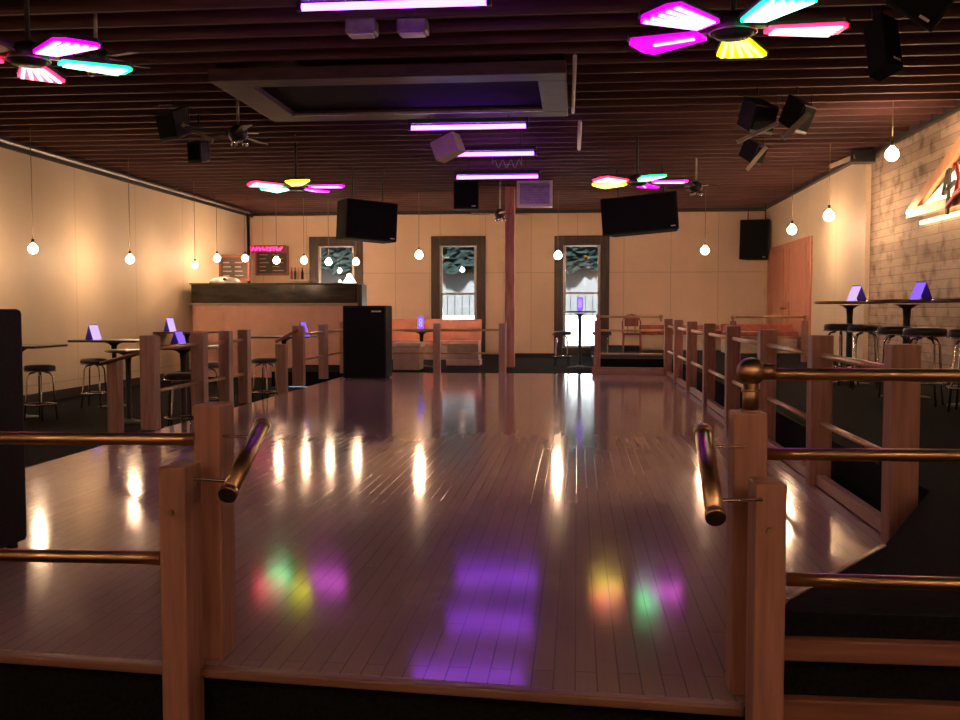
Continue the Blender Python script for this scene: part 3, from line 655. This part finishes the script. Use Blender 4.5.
MB().box((W, -.02, 0), (W + .12, .5, ztop - LOW - .04)).build('end_post', M['dark_wood'], e, bevel=.008)
# things on the bar
c = at(222, 283, Y=22.2); e = empty('dome_lamp', (c.x, 22.41, ztop), label='low white domed lamp on the left end of the bar', cat='lamp')
MB().lathe([(.38, 0), (.35, .07), (.25, .13), (.1, .16), (.02, .165)], n=24).build('shade', M['white'], e); MB().cyl((.1, -.29, .08), (.1, -.33, .09), .04).build('vent_hole', M['iron'], e)
c = at(348.5, 284, Y=22.2); e = empty('table_lamp', (c.x, 22.3, ztop), label='small glowing cone lamp on the right end of the bar', cat='lamp')
MB().lathe([(.16, 0), (.08, .12), (.05, .2), (.02, .22)], n=20).build('shade', M['lamp_glow'], e)
# behind the bar
def board(px0, px1, py0, py1, label, Y=YB - .02):
    a = at(px0, py1, Y=Y); b = at(px1, py0, Y=Y)
    e = empty('menu_board', ((a.x + b.x) / 2, Y, a.z), label=label, cat='menu board')
    w = (b.x - a.x) / 2; h = b.z - a.z
    MB().box((-w, -.04, 0), (w, 0, h)).build('frame', M['maroon'], e, bevel=.01)
    MB().box((-w + .06, -.05, .06), (w - .06, -.04, h - .06)).build('slate', M['slate'], e)
    t = MB()
    cols = 2 if w > .35 else 1
    for r_ in range(int((h - .2) / .11)):
        for cc in range(cols):
            x0 = -w + .12 + cc * (2 * w - .2) / cols; ww = (2 * w - .3) / cols * random.uniform(.5, .95); z = .12 + r_ * .11
            t.box((x0, -.055, z), (x0 + ww, -.05, z + .03))
    t.build('chalk_lines', M['chalk'], e)
board(219.5, 250, 255, 281, 'smaller chalk menu board at the left behind the bar', at(219.5, 270, X=XL).y)
board(256, 289, 246, 275.5, 'larger chalk menu board below the pink neon')
a = at(241, 249, Y=YB - .15); b = at(284, 249.5, Y=YB - .15)
e = empty('neon_sign', ((a.x + b.x) / 2, YB - .12, a.z), label='pink neon lettering above the menu boards', cat='neon sign')
w = (b.x - a.x) / 2; nm = MB(); random.seed(3); x = -w
while x < w - .06:
    ph = random.random() * 6; pts = [(x + t * .009, -.03, .055 * math.sin(t * .78 + ph) * (1 if t % 3 else .7)) for t in range(9)]
    nm.tube(pts, .019, n=6); x += .1
nm.build('neon_tube', M['neon'], e); MB().box((-w - .05, -.005, -.10), (w + .05, .03, .10)).build('backing', M['maroon'], e)
e = empty('shelf', at(296, 281, Y=26.55), label='white shelf with bottles behind the bar, under the fourth bulb', cat='shelf')
MB().box((-.22, -.1, 0), (.35, .2, .04)).build('board', M['white'], e); 
c = at(300, 279, Y=26.55)
for k in range(4):
    s = MB().lathe([(.035, 0), (.035, .2), (.014, .26), (.014, .33)], n=12, c=(0, 0, 0)).build('bottle', [M['maroon'], M['tabletop'], M['beige'], M['iron']][k])
    s.location = (e.location.x - .12 + k * .1, 26.55, e.location.z + .041)
    tag(s, '%s bottle on the white shelf behind the bar' % ['red leftmost', 'dark brown second', 'beige third', 'black rightmost'][k], 'bottle', 'bottles on the shelf behind the bar')

# ---------------------------------------------------------------- stools, tables, tents
stool0 = None
def stool(x, y, z, label, rz=0):
    global stool0
    if stool0 is None:
        e = empty('bar_stool', (x, y, z), rz)
        MB().lathe([(.02, .70), (.18, .70), (.205, .725), (.21, .76), (.195, .785), (.12, .795), (.01, .797)], n=28).build('seat', M['vinyl'], e)
        MB().tube([(.207 * math.cos(t * math.pi / 14), .207 * math.sin(t * math.pi / 14), .712) for t in range(28)], .009, closed=True).build('seat_trim', M['chrome'], e)
        for k in range(4):
            a = k * math.pi / 2 + .4; u = Vector((math.cos(a), math.sin(a), 0))
            MB().tube([u * .06 + Vector((0, 0, .69)), u * .13 + Vector((0, 0, .675)), u * .165 + Vector((0, 0, .62)), u * .185 + Vector((0, 0, .3)), u * .215 + Vector((0, 0, .012))], .012).build('leg', M['chrome'], e)
        MB().tube([(.2 * math.cos(t * math.pi / 14), .2 * math.sin(t * math.pi / 14), .24) for t in range(28)], .011, closed=True).build('foot_ring', M['chrome'], e)
        stool0 = e
    else:
        e = copy_tree(stool0); e.location = (x, y, z); e.rotation_euler = (0, 0, rz)
    tag(e, label, 'bar stool', 'round black bar stools with chrome legs')
    return e
def table(x, y, z, h, rx_, ry_, label, shape='round', base=True):
    e = empty('bar_table', (x, y, z), label=label, cat='table')
    if shape == 'round':
        MB().lathe([(rx_ - .01, h - .035), (rx_, h - .02), (rx_ - .005, h)], n=36).build('tabletop', M['tabletop'], e)
        MB().lathe([(rx_ + .004, h - .03), (rx_ + .006, h - .01)], n=36).build('rim', M['rim'], e)
    else:
        MB().box((-rx_, -ry_, h - .035), (rx_, ry_, h)).build('tabletop', M['tabletop'], e, bevel=.01)
    MB().lathe([(.14, h - .05), (.09, h - .065), (.045, h - .10), (.038, h - .2), (.038, .06), (.06, .035)], n=20).build('stem', M['iron'], e)
    MB().lathe([(.26, 0), (.26, .015), (.12, .035), (.05, .06)], n=28).build('base', M['iron'], e)
    return e
def tent(x, y, z, rz, label, w=.10, h=.21, glow='tent_white'):
    e = empty('table_tent', (x, y, z), rz, label=label, cat='table card', group='glowing cards on the tables')
    MB().prism([(-w / 2, -.10, 0), (-w / 2, .0, h), (-w / 2, .008, h), (-w / 2, -.09, 0)], (w, 0, 0)).build('front_card', M[glow], e)
    MB().prism([(-w / 2, .10, 0), (-w / 2, .0, h), (-w / 2, -.008, h), (-w / 2, .09, 0)], (w, 0, 0)).build('back_card', M['tent_dark'], e)
    return e
p = at(41, 421, z=LOW); stool(p.x, p.y, LOW, 'bar stool by the left wall, partly behind the big black speaker', .2)
p = at(95, 408, z=LOW); stool(p.x, p.y, LOW, 'bar stool under the card with a lilac glow at the left wall', .5)
p = at(181, 373, z=LOW + .79); stool(p.x, p.y, LOW, 'padded bar stool just behind the left side railing', .9)
p = at(264.5, 358, z=LOW + .79); stool(p.x, p.y, LOW, 'bar stool in front of the salmon bar, left of the sloping timber rail', .1)
p = at(205, 362, z=LOW + .79); stool(p.x, p.y, LOW, 'bar stool half hidden behind the second post of the left railing', .1)
T1 = at(19, 345, z=.76); table(max(T1.x, XL + .52), T1.y, LOW, 1.06, .5, .45, 'dark table at the far left, behind the big black speaker', 'rect')
T2 = at(114, 339.5, z=.79); t = table(T2.x, T2.y, LOW, 1.09, .56, .42, 'dark rectangular high table against the left wall with a glowing card', 'rect')
T3 = at(181, 331.5, z=.79); table(max(T3.x, XL + .62), T3.y, LOW, 1.09, .6, .4, 'dark high table farthest along the left wall', 'rect')
T4 = at(183, 346, z=.79); table(T4.x, T4.y, LOW, 1.09, .46, .46, 'round dark table right behind the left side railing')
T4b = at(128, 349.5, z=.72); table(T4b.x, T4b.y, LOW, 1.02, .30, .30, 'small round table behind the sloping brass handrail at left')
T5 = at(284, 336, z=.79); table(T5.x, T5.y, LOW, 1.09, .52, .4, 'dark high table in front of the bar beside the far left railing', 'rect')
tent(T2.x - .32, T2.y - .05, LOW + 1.091, R(66), 'lilac glowing card on the table by the left wall', .16, .24)
tent(T3.x - .25, T3.y, LOW + 1.091, R(66), 'lilac glowing card on the farthest table along the left wall', .18, .30)
tent(T4.x - .02, T4.y - .1, LOW + 1.091, R(66), 'violet glowing card on the round table behind the left railing', .12, .20, 'tent')
tent(T5.x + .38, T5.y - .1, LOW + 1.091, R(70), 'violet glowing card beside the far left railing post', .14, .26, 'tent')
# right tables
HZ = RIGHTZ + 1.08
for px, Y, lab in ((850, 13.2, 'round high table on the right platform, nearer the salmon door'), (907, 11.2, 'round high table on the right platform in front of the boards'), (978, 10.2, 'round high table cut off by the right edge')):
    p = at(px, 301, Y=Y); table(p.x, Y, RIGHTZ, 1.08, .44 if px < 860 else .42, .4, lab)
p = at(855.5, 301, Y=13.1); tent(p.x, 13.05, HZ + .001, R(-62), 'lilac glowing card on the round table nearer the salmon door', .15, .20)
p = at(921, 301, Y=11.1); tent(p.x, 11.1, HZ + .001, R(-62), 'violet glowing card on the round table in front of the boards', .13, .195, 'tent')
for px, Y, lab in ((841, 12.9, 'bar stool at right, leftmost of the row under the round tables'), (866, 12.2, 'bar stool at right, second from the left under the round tables'), (898, 10.9, 'bar stool at right, just left of the middle round table stem'), (925, 10.25, 'bar stool at right, just right of the middle round table stem'), (972, 9.6, 'bar stool cut off by the right edge')):
    p = at(px, 330, Y=Y); stool(p.x, Y, RIGHTZ, lab, px * .1)
# bistro table before window 2
p = at(580, 311, Y=21.4)
table(p.x, 21.4, 0, p.z, .34, .34, 'slim dark bistro table in front of the second window')
def card8(x, y, z, label):
    e = empty('table_sign', (x, y, z), label=label, cat='table card', group='glowing cards on the tables')
    MB().box((-.07, -.012, .02), (.07, .012, .30)).cyl((0, 0, 0), (0, 0, .03), .05).build('holder', M['tent'], e, bevel=.01)
    m = MB()
    for zc in (.115, .205): m.tube([(.028 * math.cos(t * math.pi / 8), -.018, zc + .036 * math.sin(t * math.pi / 8)) for t in range(16)], .013, n=6, closed=True)
    m.build('figure', M['tent_white'], e)
card8(p.x, 21.35, p.z + .001, 'glowing violet upright card on the bistro table by the second window')
for px, lab in ((562, 'bar stool left of the bistro table by the second window'), (602, 'bar stool right of the bistro table by the second window')):
    q = at(px, 330, Y=21.7); s = stool(q.x, 21.7, 0, lab, .3)
# booths
def booth(x0, x1, y, z, ztop, lab, mat, dirn=1):
    e = empty('booth', ((x0 + x1) / 2, y, z), label=lab, cat='booth bench')
    w = (x1 - x0) / 2; h = ztop - z
    MB().prism([(-w, .0, .42), (-w, .12, .42), (-w, .30, h), (-w, .16, h)], (2 * w, 0, 0)).build('backrest', mat, e, bevel=.03)
    MB().box((-w, -.5, .36), (w, .1, .48)).build('seat', mat, e, bevel=.03)
    MB().box((-w + .02, -.46, .0), (w - .02, .28, .36)).build('base', M['tan'], e, bevel=.01)
    b = MB()
    n = int(2 * w / .7)
    for k in range(1, n): b.bar((-w + k * 2 * w / n, -.005, .5), (-w + k * 2 * w / n, .155, h - .02), .02, .02)
    b.build('seam', mat, e)
    return e
x0 = at(366, 330, Y=25).x; x1 = at(481, 330, Y=25).x
booth(x0, x1, 25.0, 0, at(440, 319, Y=25.2).z, 'salmon vinyl booth bench under the first window', M['salmon'])
x0 = at(640, 330, Y=24).x; x1 = at(722, 330, Y=24).x
booth(x0, x1, 24.2, RIGHTZ, at(680, 325, Y=24.2).z, 'maroon booth bench behind the far right railing', M['maroon'])
x0 = at(726, 330, Y=22).x; x1 = at(806, 330, Y=22).x
booth(x0, min(x1, XR - .1), 22.6, RIGHTZ, at(760, 324, Y=22.6).z, 'reddish booth bench in front of the salmon door', M['maroon'])
x0 = at(393, 350, Y=20.3).x; x1 = at(419, 350, Y=20.3).x
e = empty('booth_bench', ((x0 + x1) / 2, 20.6, 0), label='tan boxed bench with a pale seat just right of the far floor speaker', cat='bench'); w = (x1 - x0) / 2
MB().box((-w, -.3, 0), (w, .3, .46)).build('base', M['tan'], e, bevel=.01); MB().box((-w - .02, -.32, .46), (w + .04, .32, .58)).build('cushion', M['seat_pale'], e, bevel=.04)
x0 = at(447, 350, Y=22).x; x1 = at(478, 350, Y=22).x
e = empty('planter_box', ((x0 + x1) / 2, 22.3, 0), label='low tan box in front of the salmon booth, left of the column', cat='box'); w = (x1 - x0) / 2
MB().box((-w, -.2, .12), (w, .3, .5)).build('body', M['tan'], e, bevel=.01); MB().box((-w - .03, -.24, 0), (w + .03, .34, .13)).build('plinth', M['seat_pale'], e)
p = at(421.5, 330, Y=21.3); table(p.x, 21.3, 0, p.z, .42, .4, 'small table in front of the salmon booth'); card8(p.x, 21.2, p.z + .001, 'glowing violet upright card in front of the salmon booth')
# bentwood chair
p = at(632, 330, Y=21.5); e = empty('chair', (p.x, 21.5, RIGHTZ), label='wooden chair with a rounded back behind the far right railing', cat='chair')
MB().box((-.21, -.21, .42), (.21, .21, .46)).build('seat', M['maroon'], e, bevel=.02)
for sx in (-.18, .18):
    for sy in (-.18, .18): MB().cyl((sx * 1.1, sy * 1.1, 0), (sx, sy, .42), .016).build('leg', M['maroon'], e)
MB().tube([(-.19, .2, .44), (-.2, .24, .7), (-.14, .26, .82), (0, .27, .86), (.14, .26, .82), (.2, .24, .7), (.19, .2, .44)], .018).tube([(-.08, .21, .45), (-.08, .26, .84)], .01).tube([(.08, .21, .45), (.08, .26, .84)], .01).box((-.15, .235, .6), (.15, .25, .78)).build('backrest', M['maroon'], e)

# ---------------------------------------------------------------- sign on the boards
XS = XRN - .05
def sp(y, z, dx=0): return Vector((XS - dx, y, z))
A = at(917, 214, X=XRN - .06); B = at(957.5, 160, X=XRN - .06)
ey, ez = A.y, A.z
slope = (B.z - A.z) / (A.y - B.y)
yc = A.y - 2.35; zc = A.z + slope * 2.35
e = empty('wall_sign', (XRN - .04, A.y, A.z), label='backlit copper triangular sign on the reclaimed boards at the right edge', cat='sign')
def L3(y, z, x): return Vector((x, y - A.y, z - A.z))
fr = MB(); fr.bar(L3(A.y, A.z, -.12), L3(yc, zc, -.12), .08, .16).bar(L3(yc, zc, -.12), L3(2 * yc - A.y, A.z, -.12), .08, .16).bar(L3(A.y + .05, A.z, -.12), L3(2 * yc - A.y - .05, A.z, -.12), .08, .14)
fr.build('frame', M['copper'], e, bevel=.01)
MB().prism([L3(A.y - .45, A.z + .07, -.09), L3(2 * yc - A.y + .45, A.z + .07, -.09), L3(yc, zc - .25, -.09)], (.02, 0, 0)).build('lit_panel', M['sign_glow'], e)
MB().box((-.03, -4.2, -.17), (-.005, -.15, -.12)).build('light_strip', M['sign_glow'], e)
MB().ball((-.12, -.02, .02), .06).build('corner_lamp', M['lamp_glow'], e)
g = MB()
q = at(953, 190, X=XRN - .16)
y0 = q.y - A.y; z0 = q.z - A.z
g.bar((-.18, y0 - .05, z0 + .28), (-.18, y0 + .02, z0 - .32), .03, .07).bar((-.18, y0 + .16, z0 - .03), (-.18, y0 - .22, z0 + .08), .03, .06).bar((-.18, y0 + .2, z0 - .04), (-.18, y0 + .02, z0 + .26), .03, .05)
g.build('black_letter', M['iron'], e)
g = MB(); g.tube([(-.2, y0 - .3, z0 + .3), (-.2, y0 - .42, z0 + .1), (-.2, y0 - .28, z0 - .12), (-.2, y0 - .05, z0 - .22)], .035).tube([(-.2, y0 - .3, z0 - .1), (-.2, y0 - .6, z0 - .05), (-.2, y0 - .9, z0 - .25)], .05)
g.build('red_script', M['sign_red'], e)
